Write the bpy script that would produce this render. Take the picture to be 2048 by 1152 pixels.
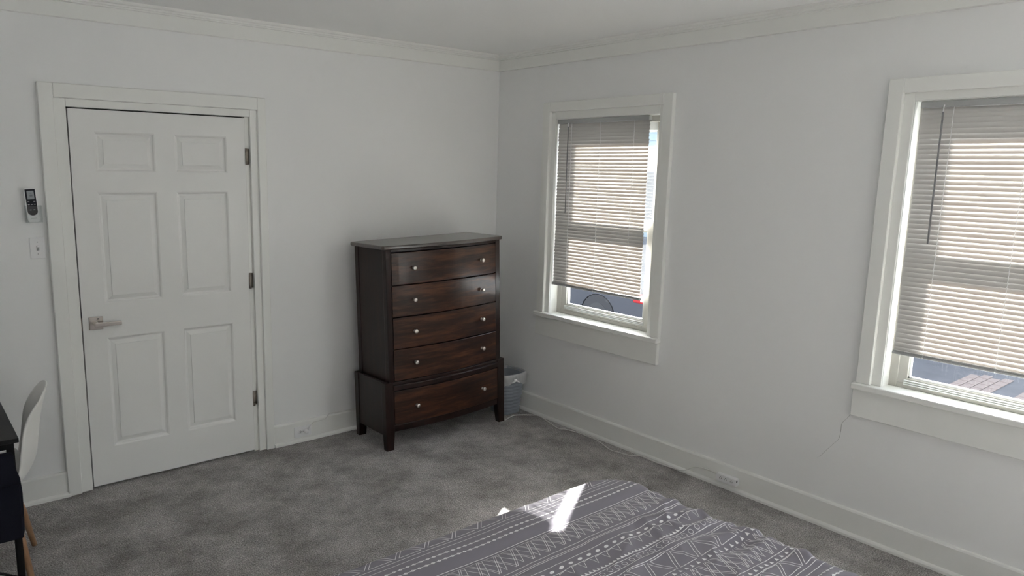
import bpy, bmesh, math, random
from mathutils import Vector, Matrix, noise

for o in list(bpy.data.objects):
    bpy.data.objects.remove(o, do_unlink=True)
SC = bpy.context.scene
COL = SC.collection
rnd = random.Random(7)
PI = math.pi

# ------------------------------------------------------------------ camera
# axes: corner of the room at the origin, door wall is y = 0 (room at y < 0), window wall is x = 0 (room at x < 0)
cd = bpy.data.cameras.new('camera')
cam = bpy.data.objects.new('camera', cd); COL.objects.link(cam)
FPX = 1459.3
cd.sensor_fit = 'HORIZONTAL'; cd.sensor_width = 36.0
cd.lens = FPX * 36.0 / 2048.0
cd.shift_x = 101.945 / 2048.0
cd.shift_y = 8.509 / 2048.0
cd.clip_start = 0.02; cd.clip_end = 300
YAW, PITCH, ROLL = -0.66991, -0.17001, 0.01727
fw = Vector((math.sin(-YAW) * math.cos(PITCH), math.cos(YAW) * math.cos(PITCH), math.sin(PITCH)))
rt = fw.cross(Vector((0, 0, 1))).normalized(); up = rt.cross(fw)
R_ = rt * math.cos(ROLL) + up * math.sin(ROLL); U_ = -rt * math.sin(ROLL) + up * math.cos(ROLL)
mw = Matrix((R_, U_, -fw)).transposed().to_4x4()
mw.translation = Vector((-3.63903, -4.18382, 1.77443))
cam.matrix_world = mw
SC.camera = cam

# ------------------------------------------------------------------ sky, sun, exposure
SUN_DIR = Vector((-0.740, -0.459, -0.492)).normalized()      # direction the sunlight travels
w = bpy.data.worlds.new('world'); SC.world = w; w.use_nodes = True
nt = w.node_tree; nt.nodes.clear()
sky = nt.nodes.new('ShaderNodeTexSky'); sky.sky_type = 'NISHITA'
sky.sun_disc = False; sky.sun_elevation = math.radians(29.5)
sky.sun_rotation = math.atan2(-SUN_DIR.x, -SUN_DIR.y)
sky.air_density = 1.0; sky.dust_density = 2.5; sky.ozone_density = 0.8
bg = nt.nodes.new('ShaderNodeBackground'); bg.inputs['Strength'].default_value = 0.95
wo = nt.nodes.new('ShaderNodeOutputWorld')
hsv = nt.nodes.new('ShaderNodeHueSaturation'); hsv.inputs['Saturation'].default_value = 0.45
nt.links.new(sky.outputs[0], hsv.inputs['Color']); nt.links.new(hsv.outputs[0], bg.inputs[0]); nt.links.new(bg.outputs[0], wo.inputs[0])

sl = bpy.data.lights.new('sun', 'SUN'); sl.energy = 38.0; sl.angle = math.radians(0.6); sl.color = (1.0, 0.965, 0.92)
sun = bpy.data.objects.new('sun', sl); COL.objects.link(sun)
sun.rotation_euler = SUN_DIR.to_track_quat('-Z', 'Y').to_euler()

SC.view_settings.view_transform = 'Standard'
SC.view_settings.look = 'None'
SC.view_settings.gamma = 1.0
SC.view_settings.use_curve_mapping = False
SC.view_settings.exposure = 0.98
SC.cycles.max_bounces = 12
SC.cycles.diffuse_bounces = 8
SC.cycles.transmission_bounces = 8
SC.cycles.transparent_max_bounces = 16
SC.cycles.sample_clamp_indirect = 6.0
SC.cycles.caustics_reflective = False
SC.cycles.caustics_refractive = False

# ------------------------------------------------------------------ materials
def mat(name, col, rough=0.5, metal=0.0, spec=0.5, coat=0.0):
    m = bpy.data.materials.new(name); m.use_nodes = True
    b = m.node_tree.nodes['Principled BSDF']
    b.inputs['Base Color'].default_value = (*col, 1)
    b.inputs['Roughness'].default_value = rough
    b.inputs['Metallic'].default_value = metal
    b.inputs['Specular IOR Level'].default_value = spec
    b.inputs['Coat Weight'].default_value = coat
    return m

def N(m, t): return m.node_tree.nodes.new(t)
def L(m, a, b): m.node_tree.links.new(a, b)
def BS(m): return m.node_tree.nodes['Principled BSDF']

def coords(m, kind='Object', scale=(1, 1, 1)):
    tc = N(m, 'ShaderNodeTexCoord'); mp = N(m, 'ShaderNodeMapping')
    mp.inputs['Scale'].default_value = scale
    L(m, tc.outputs[kind], mp.inputs['Vector'])
    return mp.outputs['Vector']

def ramp(m, fac, stops):
    r = N(m, 'ShaderNodeValToRGB'); L(m, fac, r.inputs['Fac'])
    el = r.color_ramp.elements
    while len(el) > 1: el.remove(el[-1])
    el[0].position = stops[0][0]; el[0].color = (*stops[0][1], 1)
    for p, c in stops[1:]:
        e = el.new(p); e.color = (*c, 1)
    return r.outputs['Color']

def noise_tex(m, vec, scale, detail=3, rough=0.55):
    n = N(m, 'ShaderNodeTexNoise'); L(m, vec, n.inputs['Vector'])
    n.inputs['Scale'].default_value = scale; n.inputs['Detail'].default_value = detail
    n.inputs['Roughness'].default_value = rough
    return n.outputs['Fac']

def bump(m, h, strength=0.1, dist=0.002):
    b = N(m, 'ShaderNodeBump'); b.inputs['Strength'].default_value = strength; b.inputs['Distance'].default_value = dist
    L(m, h, b.inputs['Height']); L(m, b.outputs['Normal'], BS(m).inputs['Normal'])
    return b

def paint(name, col, rough, bscale=90, bs=0.06):
    m = mat(name, col, rough, spec=0.35)
    v = coords(m)
    bump(m, noise_tex(m, v, bscale, 4), bs, 0.002)
    L(m, ramp(m, noise_tex(m, v, 0.9, 2), [(0.35, tuple(c * 0.985 for c in col)), (0.65, col)]), BS(m).inputs['Base Color'])
    return m

M = {}
M['wall'] = paint('wall_paint', (0.858, 0.862, 0.862), 0.55, 60, 0.10)
M['ceiling'] = paint('ceiling_paint', (0.91, 0.915, 0.91), 0.8)
M['trim'] = paint('trim_paint', (0.85, 0.855, 0.83), 0.34, 45, 0.10)
M['door'] = paint('door_paint', (0.84, 0.84, 0.825), 0.36, 120, 0.08)
M['vinyl'] = mat('window_vinyl', (0.80, 0.82, 0.82), 0.35)
M['sash'] = paint('backlit_sash_paint', (0.50, 0.49, 0.455), 0.5, 70, 0.2)  # greyed base colour carries the backlit shade of the sash
M['nickel'] = mat('satin_nickel', (0.62, 0.58, 0.54), 0.28, 1.0)
M['hinge'] = mat('hinge_metal', (0.36, 0.32, 0.28), 0.35, 1.0)
M['dark'] = mat('dark_gap', (0.02, 0.02, 0.02), 0.8)
M['plastic'] = mat('white_plastic', (0.84, 0.84, 0.85), 0.35)
M['plastic_grey'] = mat('grey_plastic', (0.25, 0.25, 0.25), 0.4)
M['black_plastic'] = mat('black_plastic', (0.010, 0.011, 0.018), 0.5, spec=0.15)
M['lcd'] = mat('lcd_screen', (0.30, 0.33, 0.35), 0.15)
M['lcd_mark'] = mat('lcd_mark', (0.14, 0.16, 0.18), 0.3)
M['print_grey'] = mat('grey_print', (0.42, 0.42, 0.43), 0.5)
M['cordwhite'] = mat('cord_vinyl', (0.74, 0.74, 0.71), 0.45)
M['slot'] = mat('socket_slot', (0.03, 0.03, 0.03), 0.6)
M['black_metal'] = mat('black_metal', (0.006, 0.006, 0.007), 0.5, spec=0.15)
M['desk'] = mat('desk_laminate', (0.012, 0.012, 0.013), 0.5, spec=0.22)
M['strut'] = mat('chair_strut', (0.015, 0.015, 0.015), 0.4, 0.6)
M['shell'] = mat('chair_shell', (0.80, 0.79, 0.77), 0.4)
M['wand'] = mat('tilt_wand', (0.20, 0.20, 0.21), 0.25)
M['rail'] = mat('blind_rail', (0.42, 0.43, 0.43), 0.4)
M['mattress'] = mat('mattress_ticking', (0.75, 0.74, 0.72), 0.8)
M['bedframe'] = mat('bed_frame', (0.03, 0.03, 0.032), 0.5)
M['crack'] = mat('plaster_crack', (0.30, 0.30, 0.29), 0.9)
M['patch'] = paint('stub_paint', (0.76, 0.76, 0.74), 0.5)

# carpet: speckled cut pile with brushed patches
m = mat('carpet', (0.2, 0.19, 0.18), 0.95, spec=0.1); M['carpet'] = m
v = coords(m)
fine = noise_tex(m, v, 165, 3, 0.75)
tuft = N(m, 'ShaderNodeTexVoronoi'); L(m, v, tuft.inputs['Vector']); tuft.inputs['Scale'].default_value = 120
big = noise_tex(m, v, 4.2, 5, 0.66)
mid = noise_tex(m, v, 14, 3, 0.6)
c1 = ramp(m, fine, [(0.32, (0.075, 0.069, 0.066)), (0.5, (0.375, 0.355, 0.345)), (0.68, (0.85, 0.82, 0.80))])
c2 = ramp(m, big, [(0.36, (0.62, 0.61, 0.60)), (0.50, (0.90, 0.90, 0.90)), (0.62, (1.12, 1.12, 1.13))])
c3 = ramp(m, mid, [(0.35, (0.86, 0.86, 0.85)), (0.6, (1.06, 1.06, 1.06))])
mx = N(m, 'ShaderNodeMix'); mx.data_type = 'RGBA'; mx.blend_type = 'MULTIPLY'; mx.inputs['Factor'].default_value = 1
L(m, c1, mx.inputs['A']); L(m, c2, mx.inputs['B'])
mx2 = N(m, 'ShaderNodeMix'); mx2.data_type = 'RGBA'; mx2.blend_type = 'MULTIPLY'; mx2.inputs['Factor'].default_value = 1
L(m, mx.outputs['Result'], mx2.inputs['A']); L(m, c3, mx2.inputs['B'])
L(m, mx2.outputs['Result'], BS(m).inputs['Base Color'])
ad = N(m, 'ShaderNodeMath'); ad.operation = 'SUBTRACT'; L(m, fine, ad.inputs[0]); L(m, tuft.outputs['Distance'], ad.inputs[1])
bump(m, ad.outputs[0], 0.8, 0.008)
BS(m).inputs['Sheen Weight'].default_value = 0.25

# espresso veneer: grain runs along local X (drawers) or local Z (sides)
def wood(name, scale, base, dark, light, rough=0.32):
    m = mat(name, base, rough, spec=0.28, coat=0.10)
    BS(m).inputs['Coat Roughness'].default_value = 0.12
    v = coords(m, 'Object', scale)
    g = noise_tex(m, v, 1.0, 5, 0.6)
    g2 = noise_tex(m, v, 5.0, 3, 0.6)
    mm = N(m, 'ShaderNodeMath'); mm.operation = 'MULTIPLY_ADD'; mm.inputs[1].default_value = 0.35
    L(m, g2, mm.inputs[0]); L(m, g, mm.inputs[2])
    L(m, ramp(m, mm.outputs[0], [(0.50, dark), (0.66, base), (0.84, light)]), BS(m).inputs['Base Color'])
    bump(m, g2, 0.05, 0.001)
    return m
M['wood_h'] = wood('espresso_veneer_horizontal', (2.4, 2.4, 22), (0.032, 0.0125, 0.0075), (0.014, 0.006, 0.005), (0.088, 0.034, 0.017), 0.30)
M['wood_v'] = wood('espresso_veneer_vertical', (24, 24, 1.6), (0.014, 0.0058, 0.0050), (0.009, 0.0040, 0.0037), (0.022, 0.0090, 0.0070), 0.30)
M['wood_top'] = wood('espresso_veneer_top', (3, 26, 3), (0.026, 0.013, 0.009), (0.015, 0.008, 0.006), (0.04, 0.02, 0.013), 0.30)
BS(M['wood_top']).inputs['Specular IOR Level'].default_value = 0.7; BS(M['wood_top']).inputs['Coat Weight'].default_value = 0.8; BS(M['wood_top']).inputs['Coat Roughness'].default_value = 0.25
M['beech'] = wood('beech_leg', (30, 30, 2.5), (0.40, 0.235, 0.135), (0.33, 0.185, 0.10), (0.47, 0.30, 0.18), 0.45)

# thin vinyl slat: reflects and lets some light through
m = bpy.data.materials.new('vinyl_slat'); m.use_nodes = True; M['slat'] = m
m.node_tree.nodes.remove(BS(m))
out = m.node_tree.nodes['Material Output']
df = N(m, 'ShaderNodeBsdfDiffuse'); df.inputs['Color'].default_value = (0.56, 0.55, 0.535, 1)
tr = N(m, 'ShaderNodeBsdfTranslucent'); tr.inputs['Color'].default_value = (0.95, 0.68, 0.50, 1)
ms = N(m, 'ShaderNodeMixShader'); ms.inputs[0].default_value = 0.011
L(m, df.outputs[0], ms.inputs[1]); L(m, tr.outputs[0], ms.inputs[2])
gl = N(m, 'ShaderNodeBsdfGlossy'); gl.inputs['Roughness'].default_value = 0.35
ms2 = N(m, 'ShaderNodeMixShader'); ms2.inputs[0].default_value = 0.03
L(m, ms.outputs[0], ms2.inputs[1]); L(m, gl.outputs[0], ms2.inputs[2]); L(m, ms2.outputs[0], out.inputs['Surface'])

# window glass: clear sheet
def glass(name, tint, gloss=0.06):
    m = bpy.data.materials.new(name); m.use_nodes = True
    m.node_tree.nodes.remove(BS(m)); out = m.node_tree.nodes['Material Output']
    t = N(m, 'ShaderNodeBsdfTransparent'); t.inputs['Color'].default_value = (*tint, 1)
    g = N(m, 'ShaderNodeBsdfGlossy'); g.inputs['Roughness'].default_value = 0.02
    s = N(m, 'ShaderNodeMixShader'); s.inputs[0].default_value = gloss
    L(m, t.outputs[0], s.inputs[1]); L(m, g.outputs[0], s.inputs[2]); L(m, s.outputs[0], out.inputs['Surface'])
    return m
M['glass'] = glass('window_glass', (0.95, 0.965, 0.96))
M['acrylic'] = glass('clear_acrylic', (0.93, 0.94, 0.94), 0.025)

# bin liner: thin milky film
m = bpy.data.materials.new('bag_film'); m.use_nodes = True; M['bag'] = m
m.node_tree.nodes.remove(BS(m)); out = m.node_tree.nodes['Material Output']
d = N(m, 'ShaderNodeBsdfDiffuse'); d.inputs['Color'].default_value = (0.85, 0.86, 0.88, 1)
t = N(m, 'ShaderNodeBsdfTransparent')
g = N(m, 'ShaderNodeBsdfGlossy'); g.inputs['Roughness'].default_value = 0.25
s = N(m, 'ShaderNodeMixShader'); s.inputs[0].default_value = 0.45
L(m, d.outputs[0], s.inputs[1]); L(m, t.outputs[0], s.inputs[2])
s2 = N(m, 'ShaderNodeMixShader'); s2.inputs[0].default_value = 0.12
L(m, s.outputs[0], s2.inputs[1]); L(m, g.outputs[0], s2.inputs[2]); L(m, s2.outputs[0], out.inputs['Surface'])

m = mat('basket_plastic', (0.25, 0.28, 0.32), 0.5); M['basket'] = m
m = mat('duvet_cotton', (0.215, 0.20, 0.235), 0.9, spec=0.15); M['duvet'] = m
v = coords(m); bump(m, noise_tex(m, v, 600, 2), 0.15, 0.001)
BS(m).inputs['Sheen Weight'].default_value = 0.15
M['print'] = mat('duvet_print', (0.86, 0.85, 0.87), 0.9, spec=0.1)
m = mat('navy_felt', (0.010, 0.0105, 0.017), 0.95, spec=0.1); M['felt'] = m
v = coords(m); bump(m, noise_tex(m, v, 300, 2), 0.3, 0.002)

# outdoors
m = mat('asphalt', (0.16, 0.16, 0.175), 0.85); M['asphalt'] = m
v = coords(m)
L(m, ramp(m, noise_tex(m, v, 1.4, 6, 0.7), [(0.3, (0.036, 0.036, 0.042)), (0.7, (0.082, 0.081, 0.090))]), BS(m).inputs['Base Color'])
M['sun_tone'] = mat('sun_patch_pink', (0.165, 0.125, 0.11), 0.8)  # pale pink tone stands in for sunlight on the ground
M['line_white'] = mat('white_line', (0.7, 0.7, 0.7), 0.7)
M['siding'] = mat('siding_board', (0.23, 0.28, 0.31), 0.7)
M['bounce_pale'] = mat('bounce_concrete', (0.66, 0.67, 0.68), 0.8)  # kept pale so the added slabs bounce more sunlight
M['roof'] = mat('roof_shingle', (0.10, 0.09, 0.09), 0.9)
M['housewin'] = mat('house_window', (0.05, 0.06, 0.08), 0.1)
M['car'] = mat('car_paint', (0.055, 0.058, 0.072), 0.5, 0.1, coat=0.1)
M['carglass'] = mat('car_glass', (0.02, 0.025, 0.03), 0.08)
M['tyre'] = mat('tyre_rubber', (0.036, 0.036, 0.040), 0.8)
M['alloy'] = mat('alloy_wheel', (0.050, 0.050, 0.054), 0.5, 0.2)
M['redlamp'] = mat('red_lamp', (0.38, 0.03, 0.035), 0.2)
M['chrome'] = mat('white_lens', (0.75, 0.76, 0.78), 0.15)

# ------------------------------------------------------------------ mesh helpers
def obj(name, bm, m, parent=None, smooth=False, loc=None):
    me = bpy.data.meshes.new(name)
    bm.to_mesh(me); bm.free()
    me.materials.append(M[m] if isinstance(m, str) else m)
    if smooth:
        for p in me.polygons: p.use_smooth = True
    o = bpy.data.objects.new(name, me); COL.objects.link(o)
    if parent: o.parent = parent
    if loc: o.location = loc
    return o

def tag(o, label=None, cat=None, group=None, kind=None):
    if label: o['label'] = label
    if cat: o['category'] = cat
    if group: o['group'] = group
    if kind: o['kind'] = kind
    return o

def empty(name, loc=(0, 0, 0), rz=0.0):
    o = bpy.data.objects.new(name, None); COL.objects.link(o)
    o.location = loc; o.rotation_euler = (0, 0, rz); o.empty_display_size = 0.1
    return o

def bx(bm, x0, x1, y0, y1, z0, z1, bev=0.0, seg=1):
    x0, x1 = min(x0, x1), max(x0, x1); y0, y1 = min(y0, y1), max(y0, y1); z0, z1 = min(z0, z1), max(z0, z1)
    r = bmesh.ops.create_cube(bm, size=1.0)
    vs = r['verts']
    for v_ in vs:
        v_.co.x = x0 + (v_.co.x + .5) * (x1 - x0)
        v_.co.y = y0 + (v_.co.y + .5) * (y1 - y0)
        v_.co.z = z0 + (v_.co.z + .5) * (z1 - z0)
    if bev > 0:
        es = set()
        for v_ in vs:
            for e in v_.link_edges: es.add(e)
        bmesh.ops.bevel(bm, geom=list(es), offset=bev, segments=seg, affect='EDGES', profile=0.5)
    return bm

def box(name, m, parent, x0, x1, y0, y1, z0, z1, bev=0.002, seg=1, smooth=False):
    return obj(name, bx(bmesh.new(), x0, x1, y0, y1, z0, z1, bev, seg), m, parent, smooth)

def prism(bm, pts, axis, a0, a1):
    """extrude a closed 2D outline along an axis; pts are the two remaining coordinates in x,y,z order"""
    def mk(p, a):
        if axis == 'x': return (a, p[0], p[1])
        if axis == 'y': return (p[0], a, p[1])
        return (p[0], p[1], a)
    va = [bm.verts.new(mk(p, a0)) for p in pts]
    vb = [bm.verts.new(mk(p, a1)) for p in pts]
    n = len(pts)
    bm.faces.new(va); bm.faces.new(list(reversed(vb)))
    for i in range(n):
        bm.faces.new((va[(i + 1) % n], va[i], vb[i], vb[(i + 1) % n]))
    bmesh.ops.recalc_face_normals(bm, faces=bm.faces[:])
    return bm

def tube(bm, pts, r, seg=8, caps=True):
    pts = [Vector(p) for p in pts]
    rings = []
    prev = None
    for i, p in enumerate(pts):
        a = pts[max(i - 1, 0)]; b = pts[min(i + 1, len(pts) - 1)]
        t = (b - a).normalized()
        if prev is None:
            n = t.orthogonal().normalized()
        else:
            n = (prev - t * prev.dot(t))
            n = n.normalized() if n.length > 1e-6 else t.orthogonal().normalized()
        prev = n
        bn = t.cross(n)
        rr = r[i] if isinstance(r, (list, tuple)) else r
        rings.append([bm.verts.new(p + (n * math.cos(2 * PI * k / seg) + bn * math.sin(2 * PI * k / seg)) * rr) for k in range(seg)])
    for i in range(len(rings) - 1):
        for k in range(seg):
            bm.faces.new((rings[i][k], rings[i][(k + 1) % seg], rings[i + 1][(k + 1) % seg], rings[i + 1][k]))
    if caps:
        bm.faces.new(list(reversed(rings[0]))); bm.faces.new(rings[-1])
    return bm

def lathe(bm, prof, seg=24, center=(0, 0), close=False):
    rings = []
    for r, z in prof:
        rings.append([bm.verts.new((center[0] + r * math.cos(2 * PI * k / seg), center[1] + r * math.sin(2 * PI * k / seg), z)) for k in range(seg)])
    for i in range(len(rings) - 1):
        for k in range(seg):
            bm.faces.new((rings[i][k], rings[i][(k + 1) % seg], rings[i + 1][(k + 1) % seg], rings[i + 1][k]))
    if close:
        bm.faces.new(list(reversed(rings[0]))); bm.faces.new(rings[-1])
    return bm

def catmull(pts, n=6):
    P = [Vector(p) for p in pts]; out = []
    for i in range(len(P) - 1):
        p0 = P[max(i - 1, 0)]; p1 = P[i]; p2 = P[i + 1]; p3 = P[min(i + 2, len(P) - 1)]
        for k in range(n):
            t = k / n
            out.append(0.5 * ((2 * p1) + (p2 - p0) * t + (2 * p0 - 5 * p1 + 4 * p2 - p3) * t * t + (-p0 + 3 * p1 - 3 * p2 + p3) * t ** 3))
    out.append(P[-1]); return out

def struct(o): o['kind'] = 'structure'; return o

# ------------------------------------------------------------------ room shell
RX, RY, RZ = -4.05, -7.2, 2.575          # left wall x, rear wall y, ceiling z
GZ = -0.8                                # ground level outdoors
bm = bmesh.new(); bx(bm, RX - .15, 0.0, RY - .15, 0.02, -0.12, 0.0)
struct(tag(obj('floor', bm, 'carpet'), 'grey speckled cut pile carpet across the room', kind='structure'))
bm = bmesh.new(); bx(bm, RX - .2, 0.2, RY - .2, 0.2, RZ, RZ + 0.05)
struct(tag(obj('ceiling', bm, 'ceiling'), 'plain white painted ceiling'))

# door wall
DXL, DXR, DZT = -2.8677, -1.9506, 2.032        # door leaf
OL, OR_, OT = -2.931, -1.879, 2.079            # clear opening of the casing
bm = bmesh.new()
bx(bm, RX - .15, OL, 0, 0.13, -.12, RZ); bx(bm, OR_, 0.2, 0, 0.13, -.12, RZ); bx(bm, OL, OR_, 0, 0.13, OT, RZ)
struct(tag(obj('wall_back', bm, 'wall'), 'white painted wall with the panelled door'))

# window wall, openings
WIN = [dict(yl=-0.600, yr=-1.450, z0=0.770, z1=2.103, cl=-0.497, cr=-1.551, ct=2.215, gl=-0.687, gr=-1.348, gb=0.836),
       dict(yl=-2.809, yr=-3.660, z0=0.783, z1=2.097, cl=-2.703, cr=-3.757, ct=2.196, gl=-2.888, gr=-3.585, gb=0.830)]
FILL_WIN = (-4.02, -5.60, 0.40, 2.28)
bm = bmesh.new()
ys = [0.0]
for wd in WIN: ys += [wd['yl'], wd['yr']]
ys.append(RY - .15)
bx(bm, 0, 0.18, 0.2, ys[1], -.12, RZ); bx(bm, 0, 0.18, ys[2], ys[3], -.12, RZ); bx(bm, 0, 0.18, ys[4], FILL_WIN[0], -.12, RZ); bx(bm, 0, 0.18, FILL_WIN[1], ys[5], -.12, RZ); bx(bm, 0, 0.18, FILL_WIN[0], FILL_WIN[1], -.12, FILL_WIN[2]); bx(bm, 0, 0.18, FILL_WIN[0], FILL_WIN[1], FILL_WIN[3], RZ)
for wd in WIN:
    bx(bm, 0, 0.18, wd['yl'], wd['yr'], -.12, wd['z0'] - .02); bx(bm, 0, 0.18, wd['yl'], wd['yr'], wd['z1'], RZ)
wall_r = struct(tag(obj('wall_right', bm, 'wall'), 'white painted wall with the two blind-covered windows'))
bm = bmesh.new(); bx(bm, RX - .15, RX, RY - .15, 0.13, -.12, RZ)
struct(obj('wall_left', bm, 'wall'))
# rear wall with two more windows, behind the camera
RW = []
RZ0, RZ1 = 0.35, 2.30
bm = bmesh.new()
for a, b in ((RX - .15, .18),): bx(bm, a, b, RY - .18, RY, -.12, RZ)
for a, b in RW:
    bx(bm, a, b, RY - .18, RY, -.12, RZ0); bx(bm, a, b, RY - .18, RY, RZ1, RZ)
struct(obj('wall_rear', bm, 'wall'))
# closed hall behind the door
bm = bmesh.new()
bx(bm, -3.2, -1.6, 1.2, 1.3, -.12, RZ); bx(bm, -3.3, -3.2, .13, 1.3, -.12, RZ); bx(bm, -1.6, -1.5, .13, 1.3, -.12, RZ)
bx(bm, -3.3, -1.5, .02, 1.3, -.14, -.005); bx(bm, -3.3, -1.5, .13, 1.3, RZ, RZ + .1)
struct(obj('wall_hall', bm, 'wall'))

# unseen roof added so its eave cuts skylight on the blinds
bm = bmesh.new(); prism(bm, [(RX - .9, RZ + .13), (RX / 2, RZ + 1.5), (1.06, RZ + .13), (1.06, RZ + .06), (RX - .9, RZ + .06)], 'y', RY - 1.35, 3.5)
bmesh.ops.recalc_face_normals(bm, faces=bm.faces[:])
struct(obj('roof', bm, 'ceiling'))  # added unseen roof, its eave cuts skylight on the blinds

# crown and frieze trims
def crown(name, axis, a0, a1, sgn):
    z = RZ
    prof = [(0, 2.464), (-.021, 2.464), (-.0235, 2.4665), (-.0235, 2.536), (-.0215, 2.538), (-.030, 2.541), (-.031, 2.547), (-.040, 2.549), (-.042, 2.557), (-.052, 2.561), (-.056, 2.569), (-.056, z), (0, z)]
    b_ = bmesh.new()
    if axis == 'x':
        prism(b_, [(p[0] * sgn, p[1]) for p in prof], 'x', a0, a1)
    else:
        prism(b_, [(p[0] * sgn, p[1]) for p in prof], 'y', a0, a1)
    return struct(obj(name, b_, 'trim'))
tag(crown('trim_1', 'x', RX, 0.0, 1), 'white frieze board and stepped crown moulding over the door')
tag(crown('trim_2', 'y', RY, 0.0, 1), 'white frieze board and stepped crown moulding over the windows')
crown('trim_3', 'y', RY, 0.0, -1).location.x = RX
t4 = crown('trim_4', 'x', RX, 0.0, -1); t4.location.y = RY

# baseboards with a shoe strip
def baseboard(name, axis, a0, a1, sgn, off=0.0, label=None):
    prof = [(0, 0), (-.018, 0), (-.018, .128), (-.014, .136), (-.008, .138), (0, .138)]
    shoe = [(-.018, 0), (-.034, 0), (-.033, .012), (-.028, .019), (-.022, .022), (-.018, .0225)]
    o_ = struct(obj(name, prism(bmesh.new(), [(p[0] * sgn + off, p[1]) for p in prof], axis, a0, a1), 'trim'))
    obj('shoe_moulding', prism(bmesh.new(), [(p[0] * sgn + off, p[1]) for p in shoe], axis, a0, a1), 'trim', o_)
    if label: tag(o_, label)
    return o_
baseboard('baseboard_back', 'x', -1.825, 0.0, 1, 0, 'white baseboard between the door and the corner')
baseboard('baseboard_hall', 'x', RX, -2.985, 1, 0, 'white baseboard left of the door behind the chair')
baseboard('baseboard_right', 'y', RY, 0.0, 1, 0, 'white baseboard under the windows')
baseboard('baseboard_left', 'y', RY, 0.0, -1, RX)
baseboard('baseboard_rear', 'x', RX, 0.0, -1, RY)

# plaster crack below the second window
ck = [(-2.689, .616), (-2.672, .588), (-2.650, .552), (-2.648, .503), (-2.642, .470), (-2.629, .450), (-2.594, .401), (-2.561, .353), (-2.544, .341)]
ckp = catmull([(-0.0004, a, b) for a, b in ck], 5)
bm = bmesh.new(); pv = None
for i, p in enumerate(ckp):
    wdt = 0.0013 + 0.0006 * noise.noise((i * 1.7, 3.1, 0))
    j = 0.002 * noise.noise((i * .9, 0, 9))
    a = bm.verts.new((p.x, p.y + j - wdt * .8, p.z + wdt * .5)); b = bm.verts.new((p.x, p.y + j + wdt * .8, p.z - wdt * .5))
    if pv: bm.faces.new((pv[0], pv[1], b, a))
    pv = (a, b)
obj('crack', bm, 'crack', wall_r)

# ------------------------------------------------------------------ door
door = struct(tag(empty('door_1', (0, 0, 0)), 'white six-panel door with lever handle and white casing'))
CY = -0.030
def board(name, parent, m, x0, x1, y0, y1, z0, z1, bev=.003): return box(name, m, parent, x0, x1, y0, y1, z0, z1, bev)
board('casing_board', door, 'trim', -2.9976, OL, CY, .0, 0, 2.150)
board('casing_board', door, 'trim', OR_, -1.829, CY, .0, 0, 2.150)
board('casing_board', door, 'trim', OL, OR_, CY, .0, OT, 2.150)
board('jamb_board', door, 'trim', OL - .002, DXL - .008, -.013, .12, 0, OT, .002)
board('jamb_board', door, 'trim', -1.921, OR_ + .002, -.013, .12, 0, OT, .002)
board('jamb_board', door, 'trim', DXL - .008, -1.921, -.013, .12, DZT + .007, OT, .002)
board('hinge_strip', door, 'trim', DXR + .004, -1.921, .006, .12, 0, DZT + .007, .001)
board('door_stop', door, 'dark', DXL - .01, DXL + .012, .042, .055, 0, DZT, .001)
board('door_stop', door, 'dark', DXL, DXR + .006, .042, .055, DZT - .014, DZT + .008, .001)
board('door_stop', door, 'dark', DXR - .012, DXR + .006, .042, .055, 0, DZT, .001)

# leaf: flat face with six sunk-and-raised panels
PAN = [(-2.755, -2.455, 1.716, 1.924), (-2.353, -2.060, 1.716, 1.922),
       (-2.753, -2.457, 1.022, 1.611), (-2.352, -2.060, 1.022, 1.611),
       (-2.753, -2.453, .222, .836), (-2.350, -2.061, .222, .834)]
bm = bmesh.new()
FY = -0.004
xs = sorted({DXL, DXR, -2.754, -2.455, -2.3515, -2.0605}); zs = sorted({.012, DZT, .222, .835, 1.022, 1.611, 1.716, 1.923})
vv = {(i, k): bm.verts.new((x, FY, z)) for i, x in enumerate(xs) for k, z in enumerate(zs)}
for i in range(len(xs) - 1):
    for k in range(len(zs) - 1):
        if i in (1, 3) and k in (1, 3, 5): continue
        bm.faces.new((vv[i, k], vv[i + 1, k], vv[i + 1, k + 1], vv[i, k + 1]))
n, q = len(xs) - 1, len(zs) - 1
per = [(i, 0) for i in range(n)] + [(n, k) for k in range(q)] + [(i, q) for i in range(n, 0, -1)] + [(0, k) for k in range(q, 0, -1)]
back = {p: bm.verts.new((vv[p].co.x, .035, vv[p].co.z)) for p in per}
for a in range(len(per)):
    p, r = per[a], per[(a + 1) % len(per)]
    bm.faces.new((vv[r], vv[p], back[p], back[r]))
bm.faces.new([back[p] for p in per])
leaf = obj('door_leaf', bm, 'door', door)
for i in (1, 3):
    for k in (1, 3, 5):
        x0, x1, z0, z1 = xs[i], xs[i + 1], zs[k], zs[k + 1]
        prof = [(0, 0), (.006, .003), (.012, .0125), (.019, .0145), (.040, .0065), (.0412, .0022), (.046, .0020)]   # inset, depth
        bm = bmesh.new(); loops = []
        for ins, dep in prof:
            loops.append([bm.verts.new((a, FY + dep, c)) for a, c in ((x0 + ins, z0 + ins), (x1 - ins, z0 + ins), (x1 - ins, z1 - ins), (x0 + ins, z1 - ins))])
        for a in range(len(loops) - 1):
            for b in range(4):
                bm.faces.new((loops[a][b], loops[a][(b + 1) % 4], loops[a + 1][(b + 1) % 4], loops[a + 1][b]))
        bm.faces.new(loops[-1])
        bmesh.ops.recalc_face_normals(bm, faces=bm.faces[:])
        for f in bm.faces:
            if f.normal.y > 0: pass
        obj('raised_panel', bm, 'door', leaf)
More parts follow.
